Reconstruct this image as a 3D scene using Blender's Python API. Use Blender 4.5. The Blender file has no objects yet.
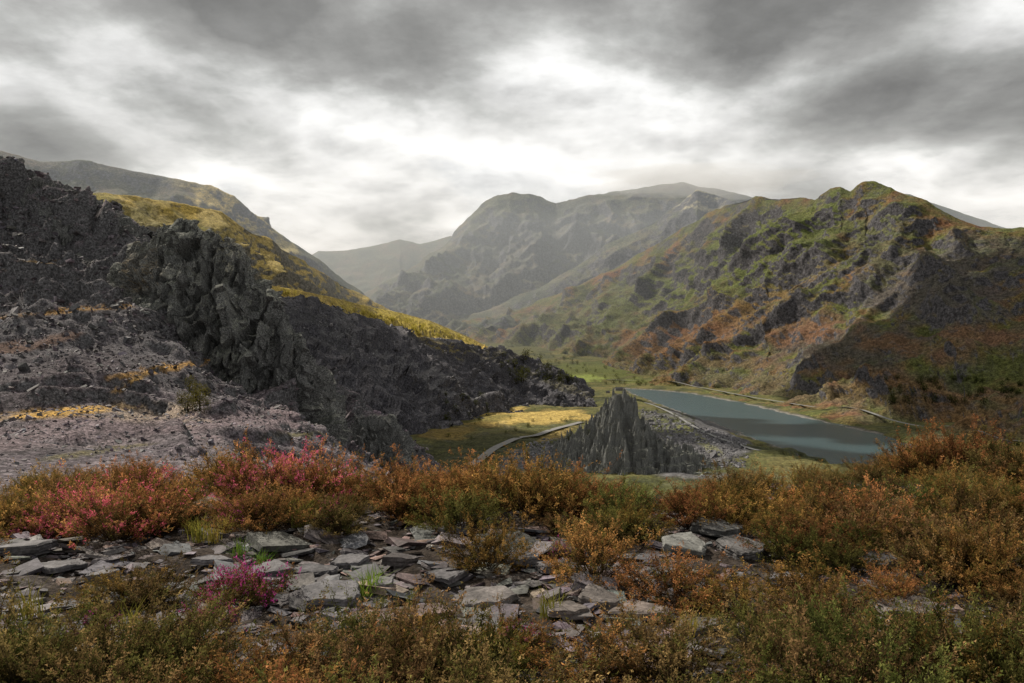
import bpy, math, random
import numpy as np
from mathutils import Vector, Matrix
from mathutils.bvhtree import BVHTree
from mathutils.kdtree import KDTree
rng=np.random.default_rng(7); random.seed(7)
F=796.0; EYE=200.0
sc=bpy.context.scene
sc.view_settings.view_transform='Standard'; sc.view_settings.look='None'; sc.view_settings.exposure=0
# ---------------- noise
_G=np.array([[1,1,0],[-1,1,0],[1,-1,0],[-1,-1,0],[1,0,1],[-1,0,1],[1,0,-1],[-1,0,-1],[0,1,1],[0,-1,1],[0,1,-1],[0,-1,-1],[1,1,0],[-1,1,0],[0,-1,1],[0,-1,-1]],float)
def _hash(i,j,k,s):
    n=(i*374761393+j*668265263+k*1274126177+s*974634777)&0xffffffff
    n=((n^(n>>13))*1274126177)&0xffffffff
    n=((n^(n>>15))*2246822519)&0xffffffff
    return (n^(n>>16))&15
def perlin(p,s=0):
    f0=np.floor(p); f=p-f0; I=f0.astype(np.int64); u=f*f*f*(f*(f*6-15)+10); r=0
    for a in (0,1):
        for b in (0,1):
            for c in (0,1):
                g=_G[_hash(I[:,0]+a,I[:,1]+b,I[:,2]+c,s)]
                d=g[:,0]*(f[:,0]-a)+g[:,1]*(f[:,1]-b)+g[:,2]*(f[:,2]-c)
                w=(u[:,0] if a else 1-u[:,0])*(u[:,1] if b else 1-u[:,1])*(u[:,2] if c else 1-u[:,2])
                r=r+w*d
    return r
_R=np.array([[0.8,0.6,0],[-0.6,0.8,0],[0,0,1]])@np.array([[1,0,0],[0,0.8,0.6],[0,-0.6,0.8]])
def fbm(p,o=6,g=.5,s=0):
    r=0;a=1.;q=np.array(p,float)
    for i in range(o):
        r=r+a*perlin(q,s+i); a*=g; q=(q@_R)*2.03+3.7
    return r
def ridged(p,o=6,g=.5,s=0):
    r=0;a=1.;q=np.array(p,float);w=1.
    for i in range(o):
        n=1-np.abs(perlin(q,s+i))*1.8; n=n*n; r=r+a*n*w; w=np.clip(n*1.4,0,1); a*=g; q=(q@_R)*2.03+1.3
    return r-1.0
def ss(a,b,x):
    t=np.clip((x-a)/(b-a),0,1); return t*t*(3-2*t)
def facet(P,n,aniso,seed,tilt=.6,off=1.):
    """planar rock facets: every cell of a random partition lies on its own tilted plane; result in cell-size units"""
    r=np.random.default_rng(seed); A=np.array(aniso,float); W=P+np.stack([fbm(P/A.mean()/1.5,3,.5,seed+k) for k in range(3)],1)*A*.3
    ci=r.choice(len(P),n,replace=False); C=W[ci]; kd=KDTree(n)
    for i,c in enumerate(C/A): kd.insert(c.tolist(),i)
    kd.balance(); idx=np.fromiter((kd.find(p)[1] for p in (W/A).tolist()),int,len(P))
    g=r.normal(0,tilt,(n,3)); o=r.normal(0,off*.5,n)
    return np.clip(o[idx]+(((W-C[idx])/A)*g[idx]).sum(1),-1.6,1.6)
# ---------------- mesh helper
def mk(name,V,Fc,mat=None,col=None,smooth=True,link=True):
    V=np.asarray(V,np.float32); Fc=np.asarray(Fc,np.int32); k=Fc.shape[1]
    me=bpy.data.meshes.new(name); me.vertices.add(len(V)); me.vertices.foreach_set('co',V.ravel())
    me.loops.add(Fc.size); me.loops.foreach_set('vertex_index',Fc.ravel())
    me.polygons.add(len(Fc)); me.polygons.foreach_set('loop_start',np.arange(len(Fc),dtype=np.int32)*k)
    me.polygons.foreach_set('loop_total',np.full(len(Fc),k,np.int32))
    me.update(calc_edges=True)
    if col is not None:
        a=me.color_attributes.new('Col','FLOAT_COLOR','POINT'); c=np.asarray(col,np.float32)
        if c.shape[1]==3: c=np.hstack([c,np.ones((len(c),1),np.float32)])
        a.data.foreach_set('color',c.ravel())
    me.polygons.foreach_set('use_smooth',np.full(len(Fc),smooth))
    if mat: me.materials.append(mat)
    if not link: return me
    ob=bpy.data.objects.new(name,me); sc.collection.objects.link(ob); return ob
def gridf(nu,nv):
    i=np.arange(nv-1)[:,None]*nu+np.arange(nu-1)[None,:]; i=i.ravel()
    return np.stack([i,i+nu,i+nu+1,i+1],1)
def w3(px,py,Y): 
    px=np.asarray(px,float);py=np.asarray(py,float);Y=np.asarray(Y,float)
    return np.stack([(px-512)/F*Y,Y,EYE-(py-341)/F*Y],-1)
def proj(P): return 512+F*P[:,0]/P[:,1], 341-F*(P[:,2]-EYE)/P[:,1]
TER=[]
def sheet(name,rows,nu,nv,disp,mat,tint=None,back=None,down=None,terr=None,vpos=None,smooth=True):
    R=[]
    for r in rows:
        r=np.array(r,float); px=np.linspace(r[0,0],r[-1,0],nu)
        R.append(w3(px,np.interp(px,r[:,0],r[:,1]),np.interp(px,r[:,0],r[:,2])))
    if back: R.insert(0,R[0]+np.array(back,float))
    if down: R.append(R[-1]+np.array(down,float))
    R=np.array(R); n=len(R)
    t=np.linspace(0,n-1,nv) if vpos is None else np.interp(np.linspace(0,1,nv),vpos,np.arange(n))
    i=np.clip(np.floor(t).astype(int),0,n-2); f=(t-i)[:,None,None]
    p0=R[np.clip(i-1,0,n-1)];p1=R[i];p2=R[i+1];p3=R[np.clip(i+2,0,n-1)]
    m1=(p2-p0)*.5; m2=(p3-p1)*.5
    if back:
        m1[i==1]=(p2-p1)[i==1]; m2[i==0]=(p2-p1)[i==0]
    P=(2*f**3-3*f**2+1)*p1+(f**3-2*f**2+f)*m1+(-2*f**3+3*f**2)*p2+(f**3-f**2)*m2
    du=np.gradient(P,axis=1);dv=np.gradient(P,axis=0); N=np.cross(dv,du); N/=np.linalg.norm(N,axis=2,keepdims=True)+1e-9
    if N[...,2].mean()<0: N=-N
    P=P.reshape(-1,3); N=N.reshape(-1,3)
    tt=np.repeat(t-(1 if back else 0),nu)
    P=disp(P,N,tt)
    if terr:
        step,jit,amt=terr; z=P[:,2]; zz=z+fbm(P/(step*5),3,s=40)*jit; k=np.floor(zz/step); fr=zz/step-k
        am=amt*ss(-.25,.25,fbm(P/(step*7),3,s=44))
        P[:,2]=z+am*(step*(k+ss(.55,.95,fr))-zz)
    col=np.zeros((len(P),4),np.float32); col[:,:3]=.1
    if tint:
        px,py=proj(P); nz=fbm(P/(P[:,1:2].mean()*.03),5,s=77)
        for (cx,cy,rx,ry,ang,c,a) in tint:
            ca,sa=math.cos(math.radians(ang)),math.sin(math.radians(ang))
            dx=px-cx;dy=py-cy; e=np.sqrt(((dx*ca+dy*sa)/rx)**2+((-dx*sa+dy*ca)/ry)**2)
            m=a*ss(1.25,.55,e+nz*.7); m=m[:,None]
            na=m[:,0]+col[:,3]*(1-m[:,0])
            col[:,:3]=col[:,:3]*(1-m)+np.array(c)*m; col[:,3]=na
    Fc=gridf(nu,nv)
    ob=mk(name,P,Fc,mat,col,smooth=smooth); TER.append((P,Fc)); return ob,P
# ---------------- node helpers
class NT:
    def __init__(s,nt): s.t=nt; s.t.nodes.clear()
    def n(s,typ,**k):
        nd=s.t.nodes.new(typ)
        for a,b in k.items(): setattr(nd,a,b)
        return nd
    def l(s,a,b): s.t.links.new(a,b)
    def math(s,op,a,b=None,c=None,clamp=False):
        nd=s.t.nodes.new('ShaderNodeMath'); nd.operation=op; nd.use_clamp=clamp
        for i,v in enumerate((a,b,c)):
            if v is None: continue
            if isinstance(v,(int,float)): nd.inputs[i].default_value=v
            else: s.l(v,nd.inputs[i])
        return nd.outputs[0]
    def mix(s,f,a,b,bt='MIX'):
        nd=s.t.nodes.new('ShaderNodeMix'); nd.data_type='RGBA'; nd.blend_type=bt
        for i,v in ((0,f),(6,a),(7,b)):
            if isinstance(v,(int,float)): nd.inputs[i].default_value=v
            elif isinstance(v,tuple): nd.inputs[i].default_value=(*v[:3],1)
            else: s.l(v,nd.inputs[i])
        return nd.outputs[2]
    def noise(s,vec,scale,detail=5,rough=.55,dist=0.):
        nd=s.n('ShaderNodeTexNoise'); nd.inputs['Scale'].default_value=scale; nd.inputs['Detail'].default_value=detail
        nd.inputs['Roughness'].default_value=rough; nd.inputs['Distortion'].default_value=dist; s.l(vec,nd.inputs['Vector']); return nd.outputs['Fac']
    def rng(s,v,a,b,c=0.,d=1.,smooth=True):
        nd=s.n('ShaderNodeMapRange'); nd.interpolation_type='SMOOTHSTEP' if smooth else 'LINEAR'
        s.l(v,nd.inputs[0]); 
        for i,x in enumerate((a,b,c,d)): nd.inputs[1+i].default_value=x
        return nd.outputs[0]
    def ramp(s,v,stops):
        nd=s.n('ShaderNodeValToRGB'); e=nd.color_ramp.elements
        while len(e)<len(stops): e.new(.5)
        for q,(p,c) in zip(e,stops): q.position=p; q.color=(*c,1)
        s.l(v,nd.inputs[0]); return nd.outputs[0]
def newmat(name):
    m=bpy.data.materials.new(name); m.use_nodes=True; return m,NT(m.node_tree)
def terrain_mat(name,cols,rock,S,rockslope=(.75,.5),bump=1.,rocky=.5,fine=(.55,1.5)):
    m,t=newmat(name)
    g=t.n('ShaderNodeNewGeometry'); P=g.outputs['Position']
    n1=t.noise(P,1/S,8,.6,.4); base=t.ramp(n1,cols)
    n2=t.noise(P,3.2/S,8,.65)
    sep=t.n('ShaderNodeSeparateXYZ'); t.l(g.outputs['Normal'],sep.inputs[0])
    at=t.n('ShaderNodeAttribute',attribute_name='Col')
    base=t.mix(at.outputs['Alpha'],base,at.outputs['Color'])
    sl=t.math('ADD',sep.outputs[2],t.math('MULTIPLY',t.math('SUBTRACT',n2,.5),.9))
    rm=t.rng(sl,rockslope[0],rockslope[1],0,1)
    n3=t.noise(P,14/S,6,.7)
    rm2=t.math('MAXIMUM',rm,t.math('MULTIPLY',t.rng(n2,.56,.64),rocky))
    rc=t.mix(n3,tuple(x*.45 for x in rock),tuple(x*1.6 for x in rock))
    base=t.mix(rm2,base,rc)
    n4=t.noise(P,40/S,5,.7)
    k=t.math('MULTIPLY',t.rng(n3,.3,.7,fine[0],fine[1]),t.rng(n4,.3,.7,fine[0],fine[1]))
    cm=t.n('ShaderNodeCombineXYZ'); [t.l(k,cm.inputs[i]) for i in range(3)]
    base=t.mix(1.,base,cm.outputs[0],'MULTIPLY')
    b=t.n('ShaderNodeBsdfPrincipled'); b.inputs['Roughness'].default_value=.95; b.inputs['Specular IOR Level'].default_value=.15
    t.l(base,b.inputs['Base Color'])
    bp=t.n('ShaderNodeBump'); bp.inputs['Strength'].default_value=.8; bp.inputs['Distance'].default_value=bump*S*.05
    t.l(t.math('ADD',t.math('MULTIPLY',n3,1.),t.math('MULTIPLY',n4,.4)),bp.inputs['Height']); t.l(bp.outputs[0],b.inputs['Normal'])
    o=t.n('ShaderNodeOutputMaterial'); t.l(b.outputs[0],o.inputs[0]); return m
GRN=(.11,.135,.028); RUST=(.20,.09,.04); ROCK=(.075,.072,.078); SLATE=(.06,.058,.066)
M_right=terrain_mat('right_mountain_ground',[(.32,(.05,.053,.026)),(.44,(.10,.11,.032)),(.54,(.135,.10,.04)),(.66,(.17,.085,.045))],ROCK,160,(.62,.40),1.,.5,(.45,1.6))
M_far=terrain_mat('far_mountain_ground',[(.35,(.065,.075,.058)),(.5,(.11,.115,.08)),(.65,(.15,.12,.09))],(.09,.09,.105),260,(.72,.5),.9,.6)
M_sunlit=terrain_mat('sunlit_hill_ground',[(.35,(.18,.16,.045)),(.5,(.42,.31,.085)),(.65,(.55,.40,.12))],(.15,.14,.12),200,(.62,.42),.9,.35)  # bright gold: sunlight on the grass is put into the ground colour
M_slate=terrain_mat('slate_tip_ground',[(.35,(.04,.039,.045)),(.5,(.088,.085,.094)),(.66,(.155,.145,.153))],SLATE,40,(.72,.5),1.,.5,(.4,1.7))
M_near=terrain_mat('slate_scree_ground',[(.35,(.065,.054,.06)),(.5,(.13,.11,.122)),(.66,(.21,.18,.19))],(.09,.088,.092),14,(.75,.5),1.3,.3,(.35,1.8))
M_crag=terrain_mat('crag_rock',[(.35,(.06,.063,.057)),(.5,(.145,.15,.13)),(.65,(.28,.275,.245))],(.13,.132,.128),7,(.5,.1),1.4,.3,(.3,1.9))
M_val=terrain_mat('valley_ground',[(.38,(.05,.055,.025)),(.5,(.10,.10,.035)),(.62,(.15,.13,.05))],(.1,.1,.1),120,(.8,.5),.5,.2)

def d_mtn(A,S,crest=.3,seed=0,an=(1,1,1),fc=0,ft=None):
    def f(P,N,t):
        fade=(crest+(1-crest)*ss(0,.35,np.abs(t)))[:,None]
        if ft: fade=fade*(1-.85*ss(ft-.9,ft-.1,t))[:,None]
        r=ridged(P/np.array([S,S,S*1.5])*np.array(an),7,.5,seed)[:,None]; q=fbm(P/(S*.35),6,.52,seed+9)[:,None]
        Q=P+N*A*fade*(r*.8)+N*A*.4*q*np.maximum(fade,.3)
        if fc: Q=Q+N*(facet(P,2600,(S*.16,S*.16,S*.16),seed+60,.7,.6)*fc*ss(-.05,.35,fbm(P/S/.8,3,s=seed+70)))[:,None]*np.maximum(fade,.2)
        return Q
    return f
crest=[(455,328,7600),(520,308,7000),(570,288,6500),(620,264,6000),(660,241,5600),(700,217,5200),(735,201,4800),(755,196,4500),(780,197,4300),(800,195,4200),(815,198,4100),(830,187,4000),(840,186,3950),(850,191,3900),(862,183,3850),(876,181,3800),(892,186,3700),(915,198,3600),(945,212,3500),(980,225,3400),(1024,229,3300),(1150,240,3200),(1300,250,3200)]
foot=[(440,336,6500),(480,342,5600),(520,351,4950),(560,364,4500),(600,377,4000),(620,380,3850),(660,386,3449),(700,391,3104),(760,404,2464),(820,416,2070),(870,428,1784),(910,440,1568),(960,450,1424),(1024,462,1283),(1150,480,1150),(1300,500,1050)]
mid=[(447,331,7050),(500,322,6300),(560,320,5500),(620,318,4950),(700,312,4150),(760,305,3600),(830,302,3250),(900,302,2950),(960,305,2750),(1024,310,2650),(1150,315,2500),(1300,320,2400)]
low=[(443,334,6700),(490,336,5800),(540,345,5100),(600,360,4350),(660,368,3800),(700,372,3400),(760,378,2900),(830,388,2400),(900,402,2050),(960,413,1800),(1024,420,1650),(1150,425,1500),(1300,430,1450)]
tr=[(760,250,110,45,-25,GRN,.8),(640,300,90,25,-25,(.11,.13,.036),.75),(560,325,80,18,-18,(.11,.12,.04),.7),(700,330,110,22,-15,RUST,.75),(780,290,60,16,-30,(.15,.11,.04),.55),
 (930,290,90,45,10,(.085,.074,.07),.85),(880,240,40,30,30,(.095,.10,.035),.6),(1000,250,60,20,10,(.085,.08,.07),.6),(850,350,90,28,0,(.085,.068,.06),.8),(930,400,110,26,8,(.18,.10,.04),.8),(780,385,90,12,8,(.13,.10,.045),.7),(900,425,60,8,15,(.12,.115,.04),.7),(620,362,50,10,10,(.12,.10,.04),.6),(800,330,60,14,-10,RUST,.6),(1000,340,60,12,10,(.19,.10,.045),.7),(920,350,60,10,10,(.18,.095,.04),.6),(730,362,60,8,5,(.15,.09,.04),.7),(990,430,50,12,10,(.2,.11,.04),.6)]
sheet('right_mountain',[crest,mid,low,foot],760,330,d_mtn(100,600,.16,3,fc=7,ft=3),M_right,tr,back=(700,900,-350),down=(-60,-60,-40),vpos=[0,.08,.5,.8,.95,1])
c1=[(280,275,10500),(318,250,10500),(345,249,10500),(372,244,10500),(400,239,10500),(420,244,10500),(450,236,10500),(520,250,10500)]
sheet('distant_mountain',[c1,[(280,330,8500),(520,330,8500)]],260,110,d_mtn(110,1300,.2,11),M_far,None,back=(0,1500,-300))
c2=[(340,300,8200),(380,284,8400),(420,258,8700),(450,238,8900),(472,213,9100),(486,201,9200),(498,194,9200),(510,191,9200),(530,191,9300),(545,196,9400),(556,202,9400),(570,197,9400),(590,193,9400),(620,189,9400),(640,186,9400),(680,183,9400),(720,186,9400),(780,205,9400),(860,225,9400)]
sheet('pass_mountain',[c2,[(340,330,6800),(450,326,7000),(540,322,7200),(860,322,7400)]],520,220,d_mtn(240,1000,.1,21,fc=8),M_far,[(540,240,80,30,-30,(.10,.10,.10),.5)],back=(200,1800,-400))
c3=[(440,325,7400),(490,308,7400),(530,290,7300),(570,268,7200),(610,243,7100),(650,222,7000),(680,203,6900),(697,190,6800),(715,193,6800),(735,200,6600),(780,215,6400),(840,240,6200)]
sheet('pass_spur',[c3,[(440,334,6300),(560,330,6200),(840,325,5600)]],420,200,d_mtn(120,800,.2,31,fc=8),M_far,[(700,200,35,14,20,(.5,.45,.3),.85),(600,290,100,20,-25,(.15,.15,.06),.6)],back=(300,800,-300))  # pale crest tint paints the sunlit top of the spur
c4=[(860,190,9000),(910,194,9000),(960,211,9000),(1005,226,9000),(1060,240,9000),(1200,250,9000)]
sheet('distant_ridge',[c4,[(860,330,7500),(1200,330,7500)]],160,80,d_mtn(80,1200,.15,35),M_far,None,back=(0,800,-300))
cl2=[(-200,130,5200),(0,150,5600),(40,158,5700),(100,161,5800),(150,171,5900),(185,179,5900),(210,183,6000),(235,195,6000),(252,210,6000),(300,245,6200),(340,275,6400),(400,320,6600)]
sheet('left_back_mountain',[cl2,[(-200,330,4200),(400,340,5200)]],420,160,d_mtn(130,700,.15,41,fc=8),M_far,[(215,198,45,16,25,(.65,.5,.2),.95),(270,240,60,16,42,(.5,.4,.15),.8),(120,175,90,12,5,(.15,.14,.11),.7)],back=(0,900,-300))  # gold tints paint sunlight on the right-hand shoulder
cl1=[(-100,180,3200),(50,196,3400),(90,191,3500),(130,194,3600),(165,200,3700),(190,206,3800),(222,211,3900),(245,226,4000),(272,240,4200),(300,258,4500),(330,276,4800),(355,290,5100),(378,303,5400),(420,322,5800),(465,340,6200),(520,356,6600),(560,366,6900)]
sheet('golden_hill',[cl1,[(-100,330,2600),(200,335,2900),(330,320,4000),(465,348,5400),(560,380,5900)]],560,200,d_mtn(100,520,.18,51,fc=8),M_sunlit,[(90,200,60,20,0,(.28,.26,.07),.6),(140,225,60,25,20,(.20,.17,.06),.7),(250,245,70,18,40,(.55,.43,.16),.7)],back=(-200,600,-250))  # brightest gold tint paints the sunlit flank
cl0=[(180,272,2400),(250,281,2500),(290,288,2600),(330,296,2800),(365,305,3000),(400,312,3200),(430,320,3400),(466,335,3700),(500,352,3900)]
def d_trees(P,N,t):
    q=P.copy(); q[:,2]+=(np.abs(fbm(P/22,4,.6,5))*22+fbm(P/150,3,.5,6)*25)*ss(0,.3,t); return q
sheet('wooded_slope',[cl0,[(180,350,2000),(500,366,3000)]],500,160,d_trees,M_sunlit,[(400,322,80,14,15,(.46,.36,.08),.9),(290,290,50,8,12,(.45,.33,.09),.9)],back=(0,150,-90))  # yellow tints paint sun on the wooded slope
# ---------------- valley floor + lake
LK=np.array([(481,3387),(600,3250),(684,3061),(745,2568),(765,2123),(785,1769),(815,1561),(780,1400),(650,1240),(545,1190),(490,1300),(500,1516),(500,1749),(486,2067),(466,2610),(462,3061)],float)
def sdpoly(x,y,poly):
    d=np.full(x.shape,1e9); ins=np.zeros(x.shape,bool); n=len(poly)
    for i in range(n):
        a=poly[i];b=poly[(i+1)%n]; ex,ey=b-a; wx=x-a[0];wy=y-a[1]; t=np.clip((wx*ex+wy*ey)/(ex*ex+ey*ey),0,1)
        d=np.minimum(d,np.hypot(wx-ex*t,wy-ey*t))
        c=((a[1]>y)!=(b[1]>y))&(x<(b[0]-a[0])*(y-a[1])/(b[1]-a[1]+1e-9)+a[0]); ins^=c
    return np.where(ins,-d,d)
nu,nv=520,460
pxs=np.linspace(60,1150,nu); Ys=480*np.exp(np.linspace(0,math.log(7600/480),nv))
X=((pxs[None,:]-512)/F*Ys[:,None]).ravel(); Y=np.repeat(Ys,nu)
def valz(X,Y):
    Q=np.stack([X,Y,X*0],1)
    pl=58*ss(490,330,X+fbm(Q/120,4,s=61)*70)*ss(2700,1900,Y)
    far=4+np.clip((Y-3500)/2100,0,1.0)*185
    z=np.maximum(np.maximum(pl,far*1.0),6)+fbm(Q/180,6,.5,62)*9+fbm(Q/30,4,.5,65)*2.
    k=np.floor(z/9); z=np.where((pl>8)&(pl<55),z*.4+.6*9*(k+ss(.5,.9,z/9-k)),z)
    sd=sdpoly(X,Y,LK)+fbm(Q/60,4,s=63)*14
    return np.where(sd<0,np.maximum(-8,sd*.3),np.minimum(z,sd*.3)),sd
Z,sd=valz(X,Y); PV=P=np.stack([X,Y,Z],1); col=np.zeros((len(P),4),np.float32)
px,py=proj(P); nz=fbm(P/70,5,s=71)
def tin(cx,cy,rx,ry,c,a,ang=0):
    ca,sa=math.cos(math.radians(ang)),math.sin(math.radians(ang)); dx=px-cx;dy=py-cy
    m=a*ss(1.15,.7,np.sqrt(((dx*ca+dy*sa)/rx)**2+((-dx*sa+dy*ca)/ry)**2)+nz*.5); col[:,:3]=col[:,:3]*(1-m[:,None])+np.array(c)*m[:,None]; col[:,3]=m+col[:,3]*(1-m)
tin(600,370,60,10,(.12,.14,.04),.8); tin(580,378,26,4,(.20,.24,.06),.9); tin(640,380,30,3,(.16,.18,.05),.8); tin(520,345,70,6,(.11,.11,.04),.8)
tin(690,440,60,40,(.12,.117,.125),.95); tin(480,455,80,25,(.06,.062,.026),.9); tin(530,416,70,9,(.50,.36,.11),.9,0); tin(470,420,50,4,(.12,.11,.03),.8,-6); tin(450,432,40,7,(.2,.14,.04),.8,-10); tin(560,432,24,5,(.36,.26,.09),.8,-20)  # gold tints put the sun patch on the flat into its colour
tin(530,462,42,14,(.12,.12,.128),.95,-20); tin(670,425,24,10,(.10,.11,.03),.8); tin(700,440,25,5,(.20,.20,.08),.6,35)
sh=ss(20,3,sd)*(Y<4200); col[:,:3]=col[:,:3]*(1-sh[:,None])+np.array((.2,.185,.17))*sh[:,None]; col[:,3]=np.maximum(col[:,3],sh)
Fc=gridf(nu,nv); mk('valley_floor',P,Fc,M_val,col); TER.append((P,Fc))
m,t=newmat('lake_water'); g=t.n('ShaderNodeNewGeometry'); b=t.n('ShaderNodeBsdfPrincipled'); b.inputs['Base Color'].default_value=(.055,.095,.11,1); b.inputs['Roughness'].default_value=.25; b.inputs['IOR'].default_value=1.33
mp=t.n('ShaderNodeMapping'); mp.inputs['Scale'].default_value=(1,.35,1); t.l(g.outputs['Position'],mp.inputs[0])
bp=t.n('ShaderNodeBump'); bp.inputs['Strength'].default_value=.8; bp.inputs['Distance'].default_value=1.; t.l(t.noise(mp.outputs[0],.12,6,.65),bp.inputs['Height']); t.l(bp.outputs[0],b.inputs['Normal'])
o=t.n('ShaderNodeOutputMaterial'); t.l(b.outputs[0],o.inputs[0])
big=[]
for i in range(len(LK)):
    a=LK[i-1];c=LK[(i+1)%len(LK)]; e=c-a; nn=np.array([-e[1],e[0]])/np.linalg.norm(e); nn=nn if sdpoly(np.array([LK[i][0]+nn[0]*5]),np.array([LK[i][1]+nn[1]*5]),LK)[0]>0 else -nn
    big.append((*(LK[i]+nn*25),0))
me=bpy.data.meshes.new('lake'); me.from_pydata(big,[],[list(range(len(big)))]); me.materials.append(m); ob=bpy.data.objects.new('lake',me); sc.collection.objects.link(ob)
mk('ground',[(-40000,-3000,-30),(40000,-3000,-30),(40000,40000,-30),(-40000,40000,-30)],[(0,1,2,3)],M_val,np.zeros((4,4)))
# ---------------- quarry slopes
def d_q(A,S,seed,crest=.4):
    def f(P,N,t):
        fade=(crest+(1-crest)*ss(0,.4,np.abs(t)))[:,None]
        fa=facet(P,1500,(26,26,20),seed+30,.7,1.)*ss(-.1,.3,fbm(P/120,3,s=seed+31))
        return P+N*fade*(A*(ridged(P/S,5,.5,seed)[:,None]*.6+fbm(P/(S*.3),5,.5,seed+7)[:,None]*.35)+8*fa[:,None])
    return f
qc=[(150,262,1150),(230,272,1200),(260,284,1300),(300,294,1350),(340,304,1450),(380,319,1550),(420,333,1650),(460,341,1750),(500,346,1900),(530,355,2000),(560,367,2100),(584,381,2250),(592,392,2250)]
qf=[(150,470,860),(320,460,936),(400,448,1041),(430,432,1230),(470,415,1500),(520,406,1680),(592,400,1800)]
qn,PQ=sheet('quarry_slope',[qc,qf],620,300,d_q(34,170,81,.3),M_slate,[(480,352,50,8,5,(.12,.10,.035),.6),(560,385,40,5,20,(.14,.12,.04),.6),(440,345,30,6,20,(.18,.14,.04),.7),(330,330,60,20,20,(.055,.055,.06),.6),(420,380,60,14,25,(.18,.175,.18),.5),(380,350,70,6,20,(.19,.185,.19),.5)],back=(0,250,-90),down=(0,-60,-20),terr=(24,40,.85))
r0=[(-200,120,420),(0,153,430),(30,163,440),(60,181,450),(100,202,460),(130,215,470),(150,243,480),(200,262,490),(250,290,520),(290,335,560),(330,372,600),(370,405,640),(410,440,680),(450,475,700),(600,500,720),(1300,560,720)]
r1=[(-200,300,310),(0,285,320),(100,290,325),(150,300,330),(220,340,345),(290,395,380),(340,435,420),(400,465,470),(450,500,500),(600,520,520),(1300,570,520)]
r2=[(-200,335,240),(0,325,245),(100,318,255),(150,330,265),(220,370,270),(290,412,290),(340,447,320),(400,480,340),(450,520,360),(600,540,380),(1300,575,400)]
r3=[(-200,415,150),(0,406,155),(100,398,165),(200,402,185),(300,425,210),(360,455,225),(400,482,230),(450,540,240),(600,580,250),(1300,600,260)]
r4=[(-200,445,80),(0,440,85),(100,434,90),(200,438,100),(300,455,110),(380,482,115),(450,570,120),(600,600,120),(1300,620,120)]
r5=[(-200,560,22),(0,545,22),(200,550,22),(300,560,22),(450,600,22),(1300,610,22)]
def d_near(P,N,t):
    k=np.clip(P[:,1:2]/300,.05,1.2); cr=(.45+.55*ss(0,.3,np.abs(t)))[:,None]
    far=ss(230,330,P[:,1:2])
    fa=facet(P,5200,(9,9,8),95,.7,1.)*ss(-.12,.25,fbm(P/50,3,s=96))
    return P+N*cr*(k*(9+8*far)*ridged(P/60,5,.5,91)[:,None]*.6+k*(3+3*far)*fbm(P/14,5,.5,92)[:,None]+k*(1.2+3.2*far)*fa[:,None])
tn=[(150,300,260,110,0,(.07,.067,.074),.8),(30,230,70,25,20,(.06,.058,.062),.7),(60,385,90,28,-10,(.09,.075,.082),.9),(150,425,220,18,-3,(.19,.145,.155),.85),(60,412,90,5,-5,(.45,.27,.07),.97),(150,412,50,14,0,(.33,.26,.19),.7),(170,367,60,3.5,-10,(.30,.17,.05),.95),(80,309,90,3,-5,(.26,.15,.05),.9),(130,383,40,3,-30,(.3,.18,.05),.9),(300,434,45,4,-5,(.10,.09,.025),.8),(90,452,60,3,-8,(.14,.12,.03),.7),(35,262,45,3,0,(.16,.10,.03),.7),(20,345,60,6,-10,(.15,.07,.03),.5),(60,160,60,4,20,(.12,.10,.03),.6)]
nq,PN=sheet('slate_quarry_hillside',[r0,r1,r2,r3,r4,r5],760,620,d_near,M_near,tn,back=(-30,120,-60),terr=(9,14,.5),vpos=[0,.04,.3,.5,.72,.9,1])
def d_crag(A,S,seed):
    def f(P,N,t):
        fade=(.3+.7*ss(0,.25,np.abs(t)))[:,None]; n=min(len(P)//50,2400)
        b=fbm(P/(S*.3),5,.55,seed+5)[:,None]; col_=ridged(P/np.array([S*.9,S*.9,S*4]),4,.5,seed)[:,None]
        f1=facet(P,n//10,(S*.7,S*.7,S*3.2),seed+1,.7,1.3)[:,None]; f2=facet(P,n,(S*.22,S*.22,S*.8),seed+2,.8,1.1)[:,None]
        return P+N*A*(fade*f1*.6+(.3+.7*fade)*f2*.3+b*.14+col_*.55*fade)
    return f
tw=[(108,275,335),(125,259,332),(138,244,326),(150,242,324),(157,227,322),(172,222,320),(176,219,319),(190,219,318),(204,229,316),(210,228,316),(224,238,314),(228,234,314),(240,249,312),(250,260,310),(256,285,308),(270,290,306),(274,299,306),(284,303,306),(292,322,306),(302,334,306),(308,372,305),(318,388,305),(326,418,305),(334,440,305)]
tf=[(100,350,290),(150,366,287),(200,402,284),(250,428,282),(334,462,292)]
sheet('quarry_crag',[tw,tf],560,420,d_crag(7,12,101),M_crag,[(290,380,50,60,0,(.085,.083,.087),.85),(170,340,60,40,0,(.095,.09,.09),.7),(140,270,25,25,0,(.20,.14,.07),.7),(205,275,35,40,0,(.22,.22,.185),.6),(235,250,15,30,0,(.34,.31,.23),.5)],back=(4,22,-25),down=(0,-6,-12),smooth=False)
tw2=[(325,445,420),(335,420,420),(350,413,425),(372,416,430),(392,414,440),(400,428,440),(408,455,440)]
sheet('quarry_outcrop',[tw2,[(320,470,400),(410,475,420)]],200,130,d_crag(5,10,111),M_crag,[(360,440,80,50,0,(.09,.09,.092),.8)],back=(0,20,-15),smooth=False)
tw3=[(-60,262,400),(0,253,400),(40,254,395),(75,258,390),(100,268,385),(122,272,380)]
sheet('quarry_outcrop.001',[tw3,[(-60,300,370),(122,312,355)]],260,110,d_crag(5,12,121),M_crag,[(60,280,100,50,0,(.06,.057,.058),.9)],back=(0,15,-8),smooth=False)
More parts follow.
